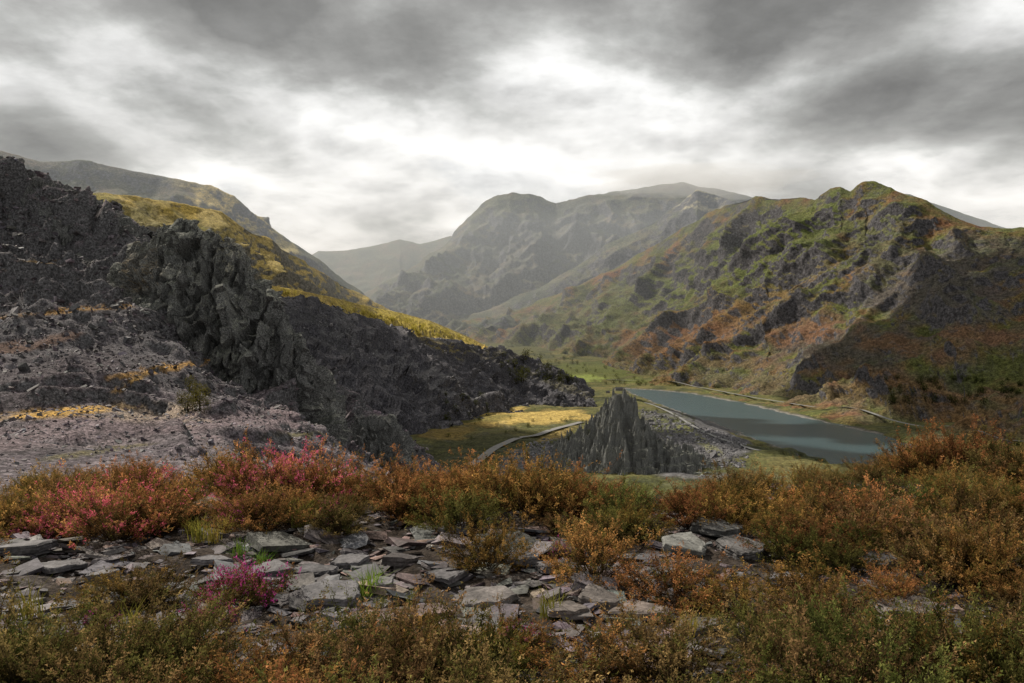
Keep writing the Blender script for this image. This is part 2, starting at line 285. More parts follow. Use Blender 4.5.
tw5=[(-80,180,425),(0,157,425),(28,165,425),(40,175,425),(70,190,428),(95,200,432),(118,212,440),(140,232,445)]
sheet('quarry_outcrop.002',[tw5,[(-80,215,400),(60,225,405),(145,262,420)]],300,90,d_crag(6,14,125),M_crag,[(60,200,200,80,0,(.06,.057,.06),.9)],back=(0,20,-8),down=(0,-4,-12),smooth=False)
# pinnacle in the valley
n=400; gx=np.linspace(-105,140,n); gy=np.linspace(-75,120,n); GX,GY=np.meshgrid(gx,gy); x=GX.ravel(); y=GY.ravel()
prof_x=[-105,-74,-68,-58,-48,-39,-31,-23,-15,-8,-2,3,7,12,17,22,28,36,44,58,70,84,100,135]; prof_h=[0,0,32,42,44,46,56,66,72,84,92,87,94,84,82,70,62,48,40,38,29,26,15,0]
Q=np.stack([x,y,0*x],1); wx=x+fbm(Q/16,4,.5,141)*8
h=np.interp(wx,prof_x,prof_h); fy=np.where(y<0,ss(-80,6,y+fbm(Q/15,4,.5,142)*16)**.8,ss(110,-12,y+fbm(Q/15,4,.5,152)*16)); h=h*fy
h=h+(ridged(Q/14,5,.6,143)*8+facet(Q+h[:,None]*np.array([0,0,1.]),1000,(5,5,8),144,.9,1.1)*3+fbm(Q/5,4,.6,146)*2.5)*np.clip(h/20,0,1)
hj=h+fbm(Q/30,3,.5,145)*6; k=np.floor(hj/8); low_=ss(50,38,h)*ss(-10,15,x); hh=h-hj+8*(k+ss(.45,.85,hj/8-k)); h=h*(1-.8*low_)+hh*.8*low_
P=np.stack([x+(617-512)/F*900,y+905,h+50],1); Fc=gridf(n,n)
c=np.zeros((len(P),4)); tm=ss(30,60,h+fbm(Q/12,3,s=149)*20); c[:,:3]=(.10,.10,.08); c[:,3]=tm*.8; ob=mk('rock_pinnacle',P,Fc,M_crag,c,smooth=False); TER.append((P,Fc))
# ---------------- BVH
vs=[];fs=[];off=0
for P_,F_ in TER:
    vs.append(P_);fs.append(F_+off);off+=len(P_)
bvh=BVHTree.FromPolygons(np.vstack(vs).tolist(),np.vstack(fs).tolist())
def hit(px,py):
    d=Vector(((px-512)/F,1,-(py-341)/F)).normalized(); h=bvh.ray_cast(Vector((0,0,EYE))+d*25,d); return h[0]
def smth(a,k):
    p=np.pad(a,((k,k),(0,0)),'edge'); return np.stack([np.convolve(p[:,i],np.ones(2*k+1)/(2*k+1),'valid') for i in range(a.shape[1])],1)
def ribbon(name,pts,w,mat,lift=.6,sub=14,sm=10,ym=None):
    H=[hit(*p) for p in pts]; H=[h for h in H if h]
    A=np.array([tuple(h) for h in H]); s=np.linspace(0,len(A)-1,(len(A)-1)*sub); i=np.clip(s.astype(int),0,len(A)-2); f=(s-i)[:,None]
    g=np.gradient(A,axis=0); C=(2*f**3-3*f**2+1)*A[i]+(f**3-2*f**2+f)*g[i]+(-2*f**3+3*f**2)*A[i+1]+(f**3-f**2)*g[i+1]
    C=smth(C,sm); T=np.gradient(C,axis=0); Nn=np.stack([-T[:,1],T[:,0]],1); Nn/=np.linalg.norm(Nn,axis=1,keepdims=True)+1e-9
    V=[]
    for k_ in (-1,-.33,.33,1):
        q=C.copy(); q[:,:2]+=Nn*w/2*k_
        for r in q:
            h=bvh.ray_cast(Vector((r[0],r[1],r[2]+25)),Vector((0,0,-1)),60); 
            if h[0]: r[2]=max(h[0].z,r[2]-3)
        V.append(q)
    z=np.max([v[:,2] for v in V],0)[:,None]; z=smth(z,6)[:,0]
    for v in V: v[:,2]=z+lift
    return mk(name,np.vstack(V),gridf(len(C),4),mat)
def plain(name,c,S=3.,rough=.9,var=.4):
    m,t=newmat(name); g=t.n('ShaderNodeNewGeometry'); nn=t.noise(g.outputs['Position'],1/S,6,.65)
    cc=t.mix(nn,tuple(x*(1-var) for x in c),tuple(min(1,x*(1+var)) for x in c)); b=t.n('ShaderNodeBsdfPrincipled'); b.inputs['Roughness'].default_value=rough; t.l(cc,b.inputs['Base Color'])
    bp=t.n('ShaderNodeBump'); bp.inputs['Distance'].default_value=S*.1; t.l(nn,bp.inputs['Height']); t.l(bp.outputs[0],b.inputs['Normal'])
    o=t.n('ShaderNodeOutputMaterial'); t.l(b.outputs[0],o.inputs[0]); return m
M_road=plain('road_surface',(.2,.195,.19),8); M_roaddark=plain('road_asphalt',(.2,.2,.195),8)
ribbon('road',[(462,484),(466,474),(474,463),(486,453),(505,444),(525,437),(545,432),(565,427),(585,421)],12,M_road,1.2)
ribbon('lakeside_road',[(600,379),(640,381),(690,385),(740,395),(790,403),(840,411),(890,420),(950,431),(1010,441),(1060,448)],10,M_roaddark,3.)
ribbon('track',[(640,402),(665,410),(690,425),(715,436),(740,446),(765,452)],6,M_roaddark,1.)
# ---------------- slate quarry buildings by the lake head
Mw=plain('building_stone',(.2,.19,.18),2); Mr=plain('roof_slate',(.07,.07,.08),2); Md=plain('dark_opening',(.02,.02,.02),1)
def building(X,Y,rot,L,Wd,Hh):
    z0=float(valz(np.array([X,X-L,X+L]),np.array([Y,Y,Y],float))[0].max())
    hb=bpy.data.objects.new('slate_building',None); hb.location=(X,Y,z0+.5); hb.rotation_euler=(0,0,rot); sc.collection.objects.link(hb)
    def part(nm,V,Fc,m):
        o_=mk(nm,V,Fc,m,smooth=False); o_.parent=hb
    box=lambda x0,x1,y0,y1,a0,a1:([(x0,y0,a0),(x1,y0,a0),(x1,y1,a0),(x0,y1,a0),(x0,y0,a1),(x1,y0,a1),(x1,y1,a1),(x0,y1,a1)],[(0,3,2,1),(4,5,6,7),(0,1,5,4),(1,2,6,5),(2,3,7,6),(3,0,4,7)])
    part('walls',*box(-L,L,-Wd,Wd,-6,Hh),Mw)
    part('roof',[(-L-1,-Wd-1,Hh-.3),(L+1,-Wd-1,Hh-.3),(L+1,0,Hh+Wd*.9),(-L-1,0,Hh+Wd*.9),(-L-1,Wd+1,Hh-.3),(L+1,Wd+1,Hh-.3)],[(0,1,2,3),(3,2,5,4)],Mr)
    part('gables',[(-L,-Wd,Hh),(-L,Wd,Hh),(-L,0,Hh+Wd*.8),(L,-Wd,Hh),(L,Wd,Hh),(L,0,Hh+Wd*.8)],[(0,2,1),(3,4,5)],Mw)
    for i in range(4): part('window_%d'%i,*box(-L*.75+i*L*.42-.8,-L*.75+i*L*.42+.8,-Wd-.05,-Wd+.1,2.5,5),Md)
    part('door',*box(L*.75-.8,L*.75+.8,-Wd-.05,-Wd+.1,0,2.6),Md)
building(418,3120,.35,16,6,7); building(380,2780,-.2,10,5,5.5); building(360,2990,.9,8,4,5)
# ---------------- rubble
def rocks(name,C,size,flat,mat,tone,tilt=.5):
    n=len(C); cube=np.array([[-1,-1,-1],[1,-1,-1],[1,1,-1],[-1,1,-1],[-1,-1,1],[1,-1,1],[1,1,1],[-1,1,1]],float)
    fc=np.array([[0,3,2,1],[4,5,6,7],[0,1,5,4],[1,2,6,5],[2,3,7,6],[3,0,4,7]])
    V=cube[None]*(1+rng.uniform(-.45,.25,(n,8,3))); s=size[:,None]*np.stack([rng.uniform(.7,1.4,n),rng.uniform(.5,1.,n),rng.uniform(flat*.6,flat*1.5,n)],1); V=V*s[:,None,:]
    a=rng.uniform(0,6.28,n); bx=rng.normal(0,tilt,n); by=rng.normal(0,tilt,n)
    def rot(V,ax,an):
        c,s_=np.cos(an)[:,None],np.sin(an)[:,None]; i,j=[(1,2),(2,0),(0,1)][ax]; W=V.copy(); W[...,i]=V[...,i]*c-V[...,j]*s_; W[...,j]=V[...,i]*s_+V[...,j]*c; return W
    V=rot(rot(rot(V,0,bx),1,by),2,a)+C[:,None,:]
    Fc=(fc[None]+8*np.arange(n)[:,None,None]).reshape(-1,4); cc=np.repeat(tone,8,0)
    return mk(name,V.reshape(-1,3),Fc,mat,cc,smooth=False)
def slate_mat(name,S,attr=True):
    m,t=newmat(name); g=t.n('ShaderNodeNewGeometry'); at=t.n('ShaderNodeAttribute',attribute_name='Col')
    n1=t.noise(g.outputs['Position'],1/S,6,.65,.3); n2=t.noise(g.outputs['Position'],7/S,5,.7)
    k=t.math('MULTIPLY',t.rng(n1,.3,.7,.5,1.5),t.rng(n2,.3,.7,.6,1.4)); cm=t.n('ShaderNodeCombineXYZ'); [t.l(k,cm.inputs[i]) for i in range(3)]
    c=t.mix(1.,at.outputs['Color'],cm.outputs[0],'MULTIPLY'); c=t.mix(t.rng(n2,.62,.7,0,.45),c,(.18,.17,.13))
    b=t.n('ShaderNodeBsdfPrincipled'); b.inputs['Roughness'].default_value=.7; b.inputs['Specular IOR Level'].default_value=.25; t.l(c,b.inputs['Base Color'])
    bp=t.n('ShaderNodeBump'); bp.inputs['Strength'].default_value=.8; bp.inputs['Distance'].default_value=S*.08; t.l(t.math('ADD',n1,t.math('MULTIPLY',n2,.4)),bp.inputs['Height']); t.l(bp.outputs[0],b.inputs['Normal'])
    o=t.n('ShaderNodeOutputMaterial'); t.l(b.outputs[0],o.inputs[0]); return m
M_rub=slate_mat('slate_rubble_rock',2.)
ppx,ppy=proj(PN); ok=np.where((PN[:,1]>30)&(ppx<480)&(ppx>-60)&(ppy>150))[0]
sel=rng.choice(ok,44000); C=PN[sel]; C=C+rng.normal(0,1,C.shape)*np.array([1,1,0])*C[:,1:2]*.002
sz=C[:,1]*np.exp(rng.normal(-7.0,.65,len(C)))
base=np.array([.13,.115,.125])*np.exp(rng.normal(0,.42,(len(C),1)))*(1+rng.normal(0,.05,(len(C),3)))
dk=np.clip(ss(430,380,ppy[sel]),0,1)[:,None]; base=base*(1-.3*dk)
rocks('slate_rubble',C,sz,.4,M_rub,base)
ok=np.where(proj(PQ)[1]>290)[0]; sel=rng.choice(ok,16000); C=PQ[sel]+rng.normal(0,2,(16000,3))*np.array([1,1,0]); base=np.array([.115,.11,.117])*np.exp(rng.normal(0,.45,(len(C),1)))*np.ones((1,3))
rocks('slate_rubble.001',C,C[:,1]*np.exp(rng.normal(-7.1,.45,len(C))),.5,M_rub,base)
vx,vy=proj(PV); ok=np.where((((vx-533)/27)**2+((vy-455-(533-vx)*.35)/13)**2<1)|((vx>640)&(vx<745)&(vy>408+ (vx-640)*.3)&(vy<468)))[0]; sel=rng.choice(ok,5200); C=PV[sel]+rng.normal(0,2,(5200,3))*np.array([1,1,0]); base=np.array([.15,.145,.155])*np.exp(rng.normal(0,.4,(len(C),1)))*np.ones((1,3))
rocks('slate_rubble.002',C,C[:,1]*np.exp(rng.normal(-7.1,.5,len(C))),.6,M_rub,base)
# ---------------- foreground ledge
def gz(X,Y):
    X=np.atleast_1d(np.asarray(X,float));Y=np.atleast_1d(np.asarray(Y,float)); Q=np.stack([X,Y,X*0],1)
    z=198.3+.16*fbm(Q/2.2,4,.5,201)+.2*ss(3.2,5.5,X)-.05*ss(-1,-5,X)
    e=9.1+.9*ss(3.5,5.5,X)+fbm(Q/3,3,.5,202)*1.2
    return z-np.maximum(0,Y-e)*.75-np.maximum(0,-Y)*.05
nu,nv=560,460; gx=np.linspace(-14,17,nu); gy=np.linspace(-4,22,nv); GX,GY=np.meshgrid(gx,gy); x=GX.ravel();y=GY.ravel(); Q=np.stack([x,y,0*x],1)
z=gz(x,y)+.03*fbm(Q/.3,4,.6,203)
M_soil=terrain_mat('stony_soil',[(.35,(.022,.016,.012)),(.5,(.05,.038,.03)),(.65,(.09,.078,.072))],(.10,.095,.095),.8,(.8,.5),1.2,.4,(.4,1.6))
mk('heath_ledge',np.stack([x,y,z],1),gridf(nu,nv),M_soil,np.zeros((len(x),4)))
M_slab=slate_mat('slate_slab_rock',.25)
def chips(name,n,xr,yr,s0,sd,flat=.2):
    X=rng.uniform(*xr,n);Y=rng.uniform(*yr,n); s=np.exp(rng.normal(math.log(s0),sd,n)); Z=gz(X,Y)+s*.1
    c=np.array([.105,.095,.10])*np.exp(rng.normal(0,.4,(n,1)))*(1+rng.normal(0,.06,(n,3))); c[rng.random(n)<.25]*=np.array([1.25,1.0,.85])
    rocks(name,np.stack([X,Y,Z],1),s,flat,M_slab,np.clip(c,0,.5),.18)
chips('slate_chippings',17000,(-7,7),(2.5,11),.02,.5)
chips('slate_fragments',1300,(-6,6.5),(3,10.5),.055,.4,.16)
chips('slate_fragments.001',420,(-4.6,1.2),(4.3,6.9),.07,.45,.12)
def slab(px,py,wpx,hpx,rot=0.,th=.05,tilt=(0,0),Z0=None,tone=(.105,.10,.106)):
    Yd=1.7*F/(py-341); th=min(th,.032)
    for _ in range(6):
        Xd=(px-512)/F*Yd; zz=gz(Xd,Yd)[0]+.035; Yd=(EYE-zz)*F/(py-341)
    w=wpx/F*Yd/2; d=hpx/F*Yd/2/((EYE-zz)/Yd)*.9
    k=random.randint(5,7); an=np.sort(np.linspace(0,2*math.pi,k,endpoint=False)+rng.uniform(-.38,.38,k)); rr=rng.uniform(.7,1.35,k)
    base=np.stack([np.cos(an)*w*rr,np.sin(an)*d*rr],1); b2=[]
    for i in range(k):
        a,b_=base[i],base[(i+1)%k]; b2.append(a)
        for q in (.2,.4,.6,.8): b2.append(a+(b_-a)*q+rng.normal(0,.03,2)*np.array([w,d]))
    base=np.array(b2); k=len(base); V=[];L=6
    for j in range(L):
        s=1-.08*rng.random()-(.04 if j==L-1 else 0); V.append(np.hstack([base*(s+rng.uniform(-.025,.025,(k,1))),np.full((k,1),-th+th*2*j/(L-1))+rng.normal(0,.003,(k,1))]))
    V=np.vstack(V); fs=[]
    for j in range(L-1):
        for i in range(k): fs.append((j*k+i,j*k+(i+1)%k,(j+1)*k+(i+1)%k,(j+1)*k+i))
    fs.append(tuple(range((L-1)*k,L*k))); fs.append(tuple(range(k-1,-1,-1)))
    me=bpy.data.meshes.new('slate_slab'); me.from_pydata(V.tolist(),[],fs); a=me.color_attributes.new('Col','FLOAT_COLOR','POINT')
    a.data.foreach_set('color',np.tile(np.array([*tone,1.],np.float32),len(V))); me.materials.append(M_slab)
    ob=bpy.data.objects.new('slate_slab',me); ob.location=(Xd,Yd,zz+th*.3); ob.rotation_euler=(tilt[0]+rng.normal(0,.05),tilt[1]+rng.normal(0,.06),rot+rng.normal(0,.15)); sc.collection.objects.link(ob); SL_.append((Xd,Yd,max(w,d)))
SL_=[]
for a in [(332,594,76,22,.05,.035,(.04,.03)),(268,570,60,16,.1,.02,(0,.03)),(240,592,54,14,-.1,.02,(.03,0)),(312,570,44,12,0,.02,(0,0)),(165,588,50,14,.2,.02,(0,.05)),(215,560,40,10,0,.02,(0,0)),
 (485,598,56,20,.1,.025,(.08,0),None,(.15,.135,.13)),(445,575,40,14,0,.02,(0,.05)),(715,528,62,20,.05,.07,(.1,-.05),None,(.10,.10,.10)),(742,548,56,15,-.1,.05,(.05,.05),None,(.10,.096,.096)),(592,488,64,16,.1,.05,(.1,0),None,(.26,.26,.25)),(632,482,50,12,0,.04,(.1,0),None,(.24,.24,.24)),
 (560,568,50,12,.1,.03,(.05,0)),(685,545,48,12,.1,.03,(.1,.05),None,(.17,.17,.16)),(640,612,64,18,.1,.03,(.05,0),None,(.17,.14,.125)),(600,600,44,20,.3,.03,(.2,0),None,(.16,.14,.13)),(520,558,40,10,.1,.03,(0,0)),(20,548,60,12,0,.03,(0,0)),(60,566,44,12,0,.02,(0,0)),(915,612,70,20,.1,.04,(.1,0),None,(.15,.13,.12)),
 (455,530,34,10,0,.03,(0,0)),(790,580,44,12,0,.03,(0,0)),(400,560,36,12,0,.03,(0,0),None,(.08,.07,.07)),(120,600,50,14,0,.02,(0,0)),(880,560,44,12,0,.03,(0,0)),(100,577,36,10,0,.03,(0,0)),(350,560,40,10,.1,.02,(0,0)),(380,583,30,10,0,.02,(0,0)),(730,475,36,8,0,.04,(.1,0),None,(.22,.22,.2)),(570,610,50,14,.2,.02,(0,0),None,(.14,.12,.11)),(700,625,44,14,.1,.02,(0,0),None,(.13,.115,.11))]: slab(*a)
# ---------------- heather
m,t=newmat('heather_foliage'); at=t.n('ShaderNodeAttribute',attribute_name='Col'); oi=t.n('ShaderNodeObjectInfo')
hs=t.n('ShaderNodeHueSaturation'); t.l(at.outputs['Color'],hs.inputs['Color']); t.l(t.rng(oi.outputs['Random'],0,1,.6,1.3,False),hs.inputs['Value']); t.l(t.rng(t.math('FRACT',t.math('MULTIPLY',oi.outputs['Random'],7.3)),0,1,.485,.53,False),hs.inputs['Hue'])
d=t.n('ShaderNodeBsdfDiffuse'); tr_=t.n('ShaderNodeBsdfTranslucent'); mx=t.n('ShaderNodeMixShader'); mx.inputs[0].default_value=.38
t.l(hs.outputs[0],d.inputs[0]);t.l(hs.outputs[0],tr_.inputs[0]);t.l(d.outputs[0],mx.inputs[1]);t.l(tr_.outputs[0],mx.inputs[2]); o=t.n('ShaderNodeOutputMaterial'); t.l(mx.outputs[0],o.inputs[0]); M_hea=m
def nrm(a): return a/(np.linalg.norm(a,axis=-1,keepdims=True)+1e-9)
def leaves(C,L,W,D=None,sp=.6):
    n=len(C); a=rng.normal(0,1,(n,3)) if D is None else D+rng.normal(0,sp,(n,3)); a=nrm(a)
    b=nrm(np.cross(a,rng.normal(0,1,(n,3))))
    a=a*L[:,None];b=b*W[:,None]
    V=np.stack([C-b*.6,C+a*.5-b*.1,C+a,C+a*.4+b],1)
    return V.reshape(-1,3)
def bush(name,nb,ns,nl,R,Ht,low,tip,flower=None,ff=0.,sz=1.,green=.25):
    th=rng.uniform(0,6.283,nb); ti=rng.random(nb)**.6*1.35; L=rng.uniform(.65,1.08,nb)*(Ht*np.cos(ti)+R*np.sin(ti))*(1+.2*np.sin(th*3+rng.uniform(0,6)))
    D=np.stack([np.cos(th)*np.sin(ti),np.sin(th)*np.sin(ti),np.cos(ti)],1); B=np.stack([rng.normal(0,R*.12,nb),rng.normal(0,R*.12,nb),np.full(nb,-.02)],1)
    tb=rng.uniform(.3,1.,(nb,ns))**.8; O=B[:,None]+D[:,None]*(L[:,None]*tb)[...,None]
    SD=nrm(D[:,None]+rng.normal(0,.5,(nb,ns,3))+np.array([0,0,.4])); SL=rng.uniform(.05,.105,(nb,ns))*sz
    tl=rng.uniform(0,1,(nb,ns,nl)); C=O[:,:,None]+SD[:,:,None]*(SL[:,:,None]*tl)[...,None]+rng.normal(0,.006,(nb,ns,nl,3))*sz
    C=C.reshape(-1,3); DD=np.repeat(SD.reshape(-1,3),nl,0)
    V=leaves(C,rng.uniform(.012,.022,len(C))*sz,rng.uniform(.0045,.008,len(C))*sz,DD,.6)
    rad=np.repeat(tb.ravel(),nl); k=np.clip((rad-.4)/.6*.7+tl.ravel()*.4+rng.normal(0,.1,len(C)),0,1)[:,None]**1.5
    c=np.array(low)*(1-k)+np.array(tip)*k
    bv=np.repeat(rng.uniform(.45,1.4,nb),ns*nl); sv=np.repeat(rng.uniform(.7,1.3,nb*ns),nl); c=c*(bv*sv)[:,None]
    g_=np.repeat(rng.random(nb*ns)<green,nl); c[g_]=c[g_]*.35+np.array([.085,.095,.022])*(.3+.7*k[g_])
    if flower is not None:
        fm=np.repeat(rng.random(nb*ns)<ff,nl)&(tl.ravel()>.3)&(rad>.6); c[fm]=np.array(flower)*(.6+.8*rng.random((fm.sum(),1)))
    c=np.clip(c*(.75+.5*rng.random((len(c),1))),0,1); cv=np.repeat(c,4,0); Fc=np.arange(len(V)).reshape(-1,4)
    E=B+D*L[:,None]; s=nrm(np.cross(D,rng.normal(0,1,D.shape)))*.004
    SV=np.stack([B-s,B+s,E+s*.3,E-s*.3],1).reshape(-1,3); SF=np.arange(len(SV)).reshape(-1,4)+len(V)
    return mk(name,np.vstack([V,SV]),np.vstack([Fc,SF]),M_hea,np.vstack([cv,np.tile([.05,.032,.02],(len(SV),1))]),smooth=False,link=False)
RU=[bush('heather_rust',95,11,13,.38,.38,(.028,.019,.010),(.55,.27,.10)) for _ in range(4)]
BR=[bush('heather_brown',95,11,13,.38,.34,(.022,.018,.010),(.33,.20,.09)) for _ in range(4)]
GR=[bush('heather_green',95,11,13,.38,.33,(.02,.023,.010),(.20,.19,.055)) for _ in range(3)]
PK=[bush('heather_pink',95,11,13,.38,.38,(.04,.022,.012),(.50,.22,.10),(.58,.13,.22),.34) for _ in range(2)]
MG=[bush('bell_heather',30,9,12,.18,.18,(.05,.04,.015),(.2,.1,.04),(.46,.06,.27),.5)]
emp=bpy.data.objects.new('heather',None); sc.collection.objects.link(emp)
def put(me,x,y,s,zs=1.,dz=0,parent=emp):
    ob=bpy.data.objects.new(me.name,me); ob.location=(x,y,gz(x,y)[0]+dz); ob.scale=(s,s,s*zs); ob.rotation_euler=(random.uniform(-.12,.12),random.uniform(-.12,.12),random.uniform(0,6.28)); sc.collection.objects.link(ob); ob.parent=parent; return ob
def bare(x,y):
    for (a,b_,r) in SL_:
        if abs(x-a)<r+.10 and b_-.9<y<b_+.12: return .9
    if 4.35<y<6.9 and x<-.35 and x>-5: return .93
    if 4.9<y<6.1 and -.35<=x<1.6: return .68
    if 6.1<y<8.2 and -.35<=x<.5: return .5
    if 8.6<y<10.2 and .4<x<1.8: return .97
    if y<4.35: return .06
    if x>2: return .1
    return .2
cnt=0
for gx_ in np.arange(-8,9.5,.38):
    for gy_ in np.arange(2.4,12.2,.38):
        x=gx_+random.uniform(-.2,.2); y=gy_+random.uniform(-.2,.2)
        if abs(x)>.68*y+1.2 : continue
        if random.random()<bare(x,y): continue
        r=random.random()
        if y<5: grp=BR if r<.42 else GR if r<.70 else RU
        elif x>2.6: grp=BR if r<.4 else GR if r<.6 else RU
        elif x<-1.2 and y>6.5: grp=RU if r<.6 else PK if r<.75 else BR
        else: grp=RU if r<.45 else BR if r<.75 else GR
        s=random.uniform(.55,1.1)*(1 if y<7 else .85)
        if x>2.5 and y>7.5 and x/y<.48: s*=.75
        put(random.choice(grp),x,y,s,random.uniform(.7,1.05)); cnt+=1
for (pxx,Yd,s,g) in [(115,7.0,1.25,PK),(85,7.3,1.0,PK),(150,7.2,1.0,RU),(240,8.3,1.2,RU),(270,8.1,1.1,PK),(295,8.1,1.35,PK),(320,8.2,1.1,RU),(350,8.4,1.0,RU),(400,7.6,1.1,RU),(495,7.6,1.1,RU),(530,7.4,1.25,RU),(570,7.6,1.1,RU),(470,7.9,1.0,RU),(620,7.3,.8,GR),(790,7.6,.9,RU),(820,7.2,.9,BR),(930,9.0,1.2,RU),(970,8.8,1.25,RU),(1010,8.2,1.2,BR),(960,7,1.0,RU),(860,6.6,1.0,BR),(15,7.4,1.0,RU),(230,5.1,1.,MG),(255,5.2,1.1,MG),(235,5.4,.9,MG),(215,4.7,.8,MG),(520,4.4,.7,MG),(90,4.6,.7,MG),(330,7.2,.8,MG),(250,7.3,.9,MG),(560,6.3,.7,MG)]:
    put(random.choice(g),(pxx-512)/F*Yd,Yd,s)
def tuft(name,nb,H,c1,c2,spread=.5):
    th=rng.uniform(0,6.283,nb); ti=rng.random(nb)*spread; L=rng.uniform(.5,1,nb)*H; B=np.stack([rng.normal(0,.03,nb),rng.normal(0,.03,nb),np.zeros(nb)],1)
    D=np.stack([np.cos(th)*np.sin(ti),np.sin(th)*np.sin(ti),np.cos(ti)],1); M_=B+D*L[:,None]*.55; D2=D+np.stack([np.cos(th)*.5,np.sin(th)*.5,-.25+0*th],1); T=M_+D2*L[:,None]*.45
    s=np.stack([-np.sin(th),np.cos(th),0*th],1)*.003; V=np.stack([B-s,B+s,M_+s*.8,M_-s*.8,T+s*.1,T-s*.1],1).reshape(-1,3)
    i=np.arange(nb)[:,None]*6; Fc=np.vstack([i+np.array([0,1,2,3]),i+np.array([3,2,4,5])]); c=np.array(c1)+(np.array(c2)-np.array(c1))*rng.random((nb,1)); return mk(name,V,Fc,M_hea,np.repeat(c,6,0),smooth=False,link=False)
TF=[tuft('grass_tuft_yellow',60,.28,(.4,.3,.07),(.2,.2,.04)),tuft('grass_tuft_green',50,.2,(.12,.2,.03),(.24,.3,.05),.9)]
e2=bpy.data.objects.new('grass',None); sc.collection.objects.link(e2)
for (pxx,Yd) in [(200,6.9),(215,6.8),(225,7.0),(190,7.1),(460,4.2),(480,4.1),(500,4.3),(520,4.2),(440,4.4),(365,5.5),(372,5.6),(300,7),(690,4.6),(820,5),(130,4.6),(550,4.9),(600,7.0),(30,5.2),(240,6.4),(262,6.2)]:
    g=TF[1] if pxx in (365,372,240,262) else TF[0]; put(g,(pxx-512)/F*Yd,Yd,random.uniform(.7,1.2),parent=e2)
# ---------------- trees
def crown_cloud(centers,radii,n,leaf,c1,c2):
    V=[];Cc=[]
    for c,r in zip(centers,radii):
        th=nrm(rng.normal(0,1,(n,3))); rad=rng.random(n)**.4
        lob=1+.35*fbm(th*1.7+c[None]*.37,2,.5,9)
        p=np.array(c)+th*(rad*lob)[:,None]*np.array([r,r,r*1.15]); V.append(leaves(p,np.full(n,leaf*r),np.full(n,leaf*r*.6)))
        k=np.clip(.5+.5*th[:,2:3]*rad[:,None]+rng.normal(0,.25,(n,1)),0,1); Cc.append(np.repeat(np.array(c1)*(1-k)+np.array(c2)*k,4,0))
    V=np.vstack(V); return V,np.vstack(Cc)
def treemass(name,pts,n=160,c1=(.015,.02,.008),c2=(.09,.10,.025),leaf=.28,dmin=0,dmax=1e9):
    cs=[];rs=[]
    for (a,b_,r) in pts:
        h=hit(a,b_)
        if h is None or not dmin<h.y<dmax: continue
        cs.append(np.array(h)+np.array([0,0,r*.75])); rs.append(r)
    V,C_=crown_cloud(cs,rs,n,leaf,c1,c2); nl=len(V)
    tv=[];tfc=[]
    for c,r in zip(cs,rs):
        k0=nl+len(tv)
        for j in range(5): tv.append((c[0]+.1*r*math.cos(j*1.257),c[1]+.1*r*math.sin(j*1.257),c[2]-r*1.2))
        for j in range(5): tv.append((c[0]+.04*r*math.cos(j*1.257),c[1]+.04*r*math.sin(j*1.257),c[2]+r*.3))
        for j in range(5): tfc.append((k0+j,k0+(j+1)%5,k0+5+(j+1)%5,k0+5+j))
    return mk(name,np.vstack([V,np.array(tv)]),np.vstack([np.arange(nl).reshape(-1,4),np.array(tfc)]),M_hea,np.vstack([C_,np.tile([.04,.03,.02],(len(tv),1))]),smooth=False)
R_=random.uniform
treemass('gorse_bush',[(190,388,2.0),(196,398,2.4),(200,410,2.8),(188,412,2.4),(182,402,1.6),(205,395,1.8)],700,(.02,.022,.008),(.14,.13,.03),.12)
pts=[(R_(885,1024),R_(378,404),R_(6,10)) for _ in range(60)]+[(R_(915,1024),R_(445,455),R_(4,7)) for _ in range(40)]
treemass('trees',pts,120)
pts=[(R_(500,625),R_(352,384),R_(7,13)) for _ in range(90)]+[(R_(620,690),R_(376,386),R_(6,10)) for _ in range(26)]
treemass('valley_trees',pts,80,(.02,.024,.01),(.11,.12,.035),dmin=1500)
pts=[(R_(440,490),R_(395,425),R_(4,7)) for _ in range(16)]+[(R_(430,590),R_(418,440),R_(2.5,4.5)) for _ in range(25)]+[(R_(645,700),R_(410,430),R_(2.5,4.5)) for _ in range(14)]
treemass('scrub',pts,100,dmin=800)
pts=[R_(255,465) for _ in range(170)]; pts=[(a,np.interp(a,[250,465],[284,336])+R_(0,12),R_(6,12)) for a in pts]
treemass('sunlit_trees',pts,80,(.12,.10,.02),(.48,.37,.07),dmin=1800,dmax=4500)  # yellow leaf colours carry painted sunlight
# ---------------- haze and cloud cap on the summit
def vol(name,dens,col,g):
    m,t=newmat(name); v=t.n('ShaderNodeVolumeScatter'); v.inputs['Color'].default_value=(*col,1); v.inputs['Density'].default_value=dens; v.inputs['Anisotropy'].default_value=g
    o=t.n('ShaderNodeOutputMaterial'); t.l(v.outputs[0],o.inputs['Volume']); return m
bx=[(x,y,z) for z in (-20,1500) for y in (4000,12500) for x in (-12000,12000)]
mk('haze',bx,[(0,2,3,1),(4,5,7,6),(0,1,5,4),(1,3,7,5),(3,2,6,7),(2,0,4,6)],vol('valley_haze',1.05e-4,(.84,.92,1),.2),smooth=False)
import bmesh
bm=bmesh.new(); bmesh.ops.create_icosphere(bm,subdivisions=5,radius=1)
co=np.array([v.co[:] for v in bm.verts]); dn=1+.45*fbm(co*1.8,4,.55,401)
co=co*dn[:,None]*np.array([1150,650,150])+np.array([2080,8900,1985])
for v,c_ in zip(bm.verts,co): v.co=c_
me=bpy.data.meshes.new('summit_cloud'); bm.to_mesh(me); bm.free(); me.materials.append(vol('summit_cloud_vapour',1.1e-3,(.97,.98,1),.3)); sc.collection.objects.link(bpy.data.objects.new('summit_cloud',me))
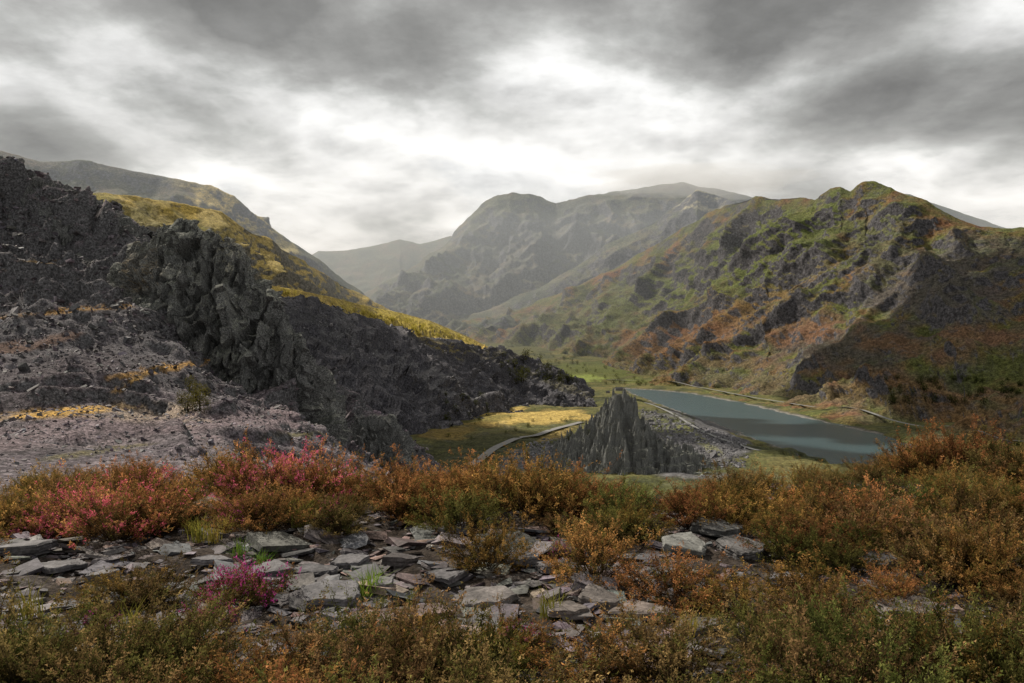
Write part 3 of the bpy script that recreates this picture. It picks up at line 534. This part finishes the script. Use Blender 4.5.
# ---------------- sun direction
AZ=math.radians(-48); EL=math.radians(46); S=Vector((math.sin(AZ)*math.cos(EL),math.cos(AZ)*math.cos(EL),math.sin(EL)))
# ---------------- unseen cloud sheet above the frame, added to cast shadow patches
ZC=2300.; off=np.array([S.x/S.z,S.y/S.z])*(ZC-150)
nu,nv=260,240; gx=np.linspace(-4200,2600,nu); gy=np.linspace(-2500,4400,nv); GX,GY=np.meshgrid(gx,gy); x=GX.ravel();y=GY.ravel(); X0=x-off[0]; Y0=y-off[1]
Q=np.stack([x,y,x*0],1); nz=fbm(Q/700,6,.55,301)
D_=.26+1.0*nz
D_+= .7*np.exp(-(((X0+100)/400)**2+((Y0-1000)/560)**2)**1.5)
D_+= .75*np.exp(-(((X0-1750)/800)**2+((Y0-2500)/1000)**2)**1.5)
D_-= 1.2*np.exp(-(((X0-100)/190)**2+((Y0-1560)/280)**2)**1.5)  # holes placed to let sun through onto chosen ground
D_-= 1.2*np.exp(-(((X0+20)/220)**2+((Y0-60)/190)**2)**1.5)
D_-= 1.2*np.exp(-(((X0+60)/150)**2+((Y0-250)/150)**2)**1.5)
D_-= 1.2*np.exp(-(((X0-140)/180)**2+((Y0-920)/180)**2)**1.5)
D_-= .5*np.exp(-(((X0-550)/300)**2+((Y0-2900)/700)**2)**1.5)
dens=ss(.12,.5,D_)*ss(0,350,4400-y)*ss(0,500,y+2500)*ss(0,500,x+4200)*ss(0,400,2600-x)
Pc=np.stack([x,y,ZC-dens*110*(1+.6*fbm(Q/260,4,.5,303))],1); Fc=gridf(nu,nv); Fc=Fc[dens[Fc].max(1)>.01]
m,t=newmat('shadow_cloud_vapour'); at=t.n('ShaderNodeAttribute',attribute_name='Col'); g=t.n('ShaderNodeNewGeometry')
al=t.math('MULTIPLY',t.rng(t.math('ADD',at.outputs['Fac'],t.math('MULTIPLY',t.math('SUBTRACT',t.noise(g.outputs['Position'],1/220,6,.6),.5),.5)),.1,.6),.95)
d1=t.n('ShaderNodeBsdfDiffuse'); d1.inputs[0].default_value=(.8,.8,.81,1); d2=t.n('ShaderNodeBsdfTranslucent'); d2.inputs[0].default_value=(.5,.5,.51,1); mx=t.n('ShaderNodeMixShader'); mx.inputs[0].default_value=.5; t.l(d1.outputs[0],mx.inputs[1]); t.l(d2.outputs[0],mx.inputs[2])
tp=t.n('ShaderNodeBsdfTransparent'); m2=t.n('ShaderNodeMixShader'); t.l(al,m2.inputs[0]); t.l(tp.outputs[0],m2.inputs[1]); t.l(mx.outputs[0],m2.inputs[2]); o=t.n('ShaderNodeOutputMaterial'); t.l(m2.outputs[0],o.inputs[0])
mk('shadow_clouds',Pc,Fc,m,np.repeat(dens[:,None],3,1))
# ---------------- sun + sky
ld=bpy.data.lights.new('sun','SUN'); ld.energy=5.; ld.angle=math.radians(.6); ld.color=(1,.92,.79); lo=bpy.data.objects.new('sun',ld); lo.rotation_euler=S.to_track_quat('Z','Y').to_euler(); sc.collection.objects.link(lo)
w=bpy.data.worlds.new('World'); sc.world=w; w.use_nodes=True; t=NT(w.node_tree)
sky=t.n('ShaderNodeTexSky'); sky.sky_type='NISHITA'; sky.sun_disc=False; sky.sun_elevation=EL; sky.sun_rotation=AZ
tc=t.n('ShaderNodeTexCoord'); D=tc.outputs['Generated']; sp=t.n('ShaderNodeSeparateXYZ'); t.l(D,sp.inputs[0])
zc=t.math('ADD',t.math('MAXIMUM',sp.outputs[2],0.),.24)
def cvec(off):
    c=t.n('ShaderNodeCombineXYZ'); t.l(t.math('DIVIDE',sp.outputs[0],zc),c.inputs[0]); t.l(t.math('ADD',t.math('DIVIDE',sp.outputs[1],zc),off),c.inputs[1]); c.inputs[2].default_value=2.3; return c.outputs[0]
v0=cvec(0);v1=cvec(.09)
a0=t.noise(v0,2.3,11,.55,.1); a1=t.noise(v1,2.3,11,.55,.1)
b0=t.noise(v0,.8,4,.5,.2)
emb=t.math('MULTIPLY',t.math('SUBTRACT',a0,a1),2.2)
def blob(px,py,sharp):
    d=Vector(((px-512)/F,1,-(py-341)/F)).normalized(); n_=t.n('ShaderNodeVectorMath',operation='DOT_PRODUCT'); t.l(D,n_.inputs[0]); n_.inputs[1].default_value=d
    return t.rng(n_.outputs['Value'],math.cos(math.radians(sharp)),1.,0,1)
dens=t.math('ADD',t.math('MULTIPLY',t.math('SUBTRACT',a0,.5),1.4),t.math('ADD',.515,t.math('MULTIPLY',t.math('SUBTRACT',b0,.5),.5)))
for (bx_,by_,sh_,am) in [(600,150,13,-.22),(420,190,11,-.15),(170,130,8,-.16),(20,0,9,-.10),(960,205,9,-.22),(870,90,15,.14),(80,90,12,.07),(430,80,9,.05),(600,20,13,.06),(250,215,10,-.05),(300,30,10,.04)]:
    dens=t.math('ADD',dens,t.math('MULTIPLY',blob(bx_,by_,sh_),am))
dens=t.math('ADD',t.math('SUBTRACT',dens,t.rng(sp.outputs[2],.26,.14,0,.07)),t.math('ADD',t.rng(sp.outputs[2],.28,.40,0,.04),t.rng(sp.outputs[2],.42,.8,0,.14)))  # last term: darker cloud added overhead, out of view, to cut ambient light
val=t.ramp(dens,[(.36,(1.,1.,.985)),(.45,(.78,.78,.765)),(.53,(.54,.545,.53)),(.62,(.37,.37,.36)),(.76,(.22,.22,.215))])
cm=t.n('ShaderNodeCombineXYZ'); kk=t.math('ADD',1.,emb); [t.l(kk,cm.inputs[i]) for i in range(3)]
val=t.mix(1.,val,cm.outputs[0],'MULTIPLY')
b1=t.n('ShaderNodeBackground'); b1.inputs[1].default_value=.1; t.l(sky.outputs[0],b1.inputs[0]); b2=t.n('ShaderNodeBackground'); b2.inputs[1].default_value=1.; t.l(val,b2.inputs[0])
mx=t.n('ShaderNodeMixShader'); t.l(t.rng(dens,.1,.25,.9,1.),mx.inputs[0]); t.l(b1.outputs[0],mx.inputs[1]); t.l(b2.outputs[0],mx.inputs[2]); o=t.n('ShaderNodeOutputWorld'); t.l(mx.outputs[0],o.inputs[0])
# ---------------- camera
cd=bpy.data.cameras.new('camera'); cd.lens=28; cd.sensor_width=36; cd.clip_end=80000; cd.clip_start=.1; co=bpy.data.objects.new('camera',cd); co.location=(0,0,EYE); co.rotation_euler=(math.radians(90),0,0); sc.collection.objects.link(co); sc.camera=co
print('bushes',cnt)
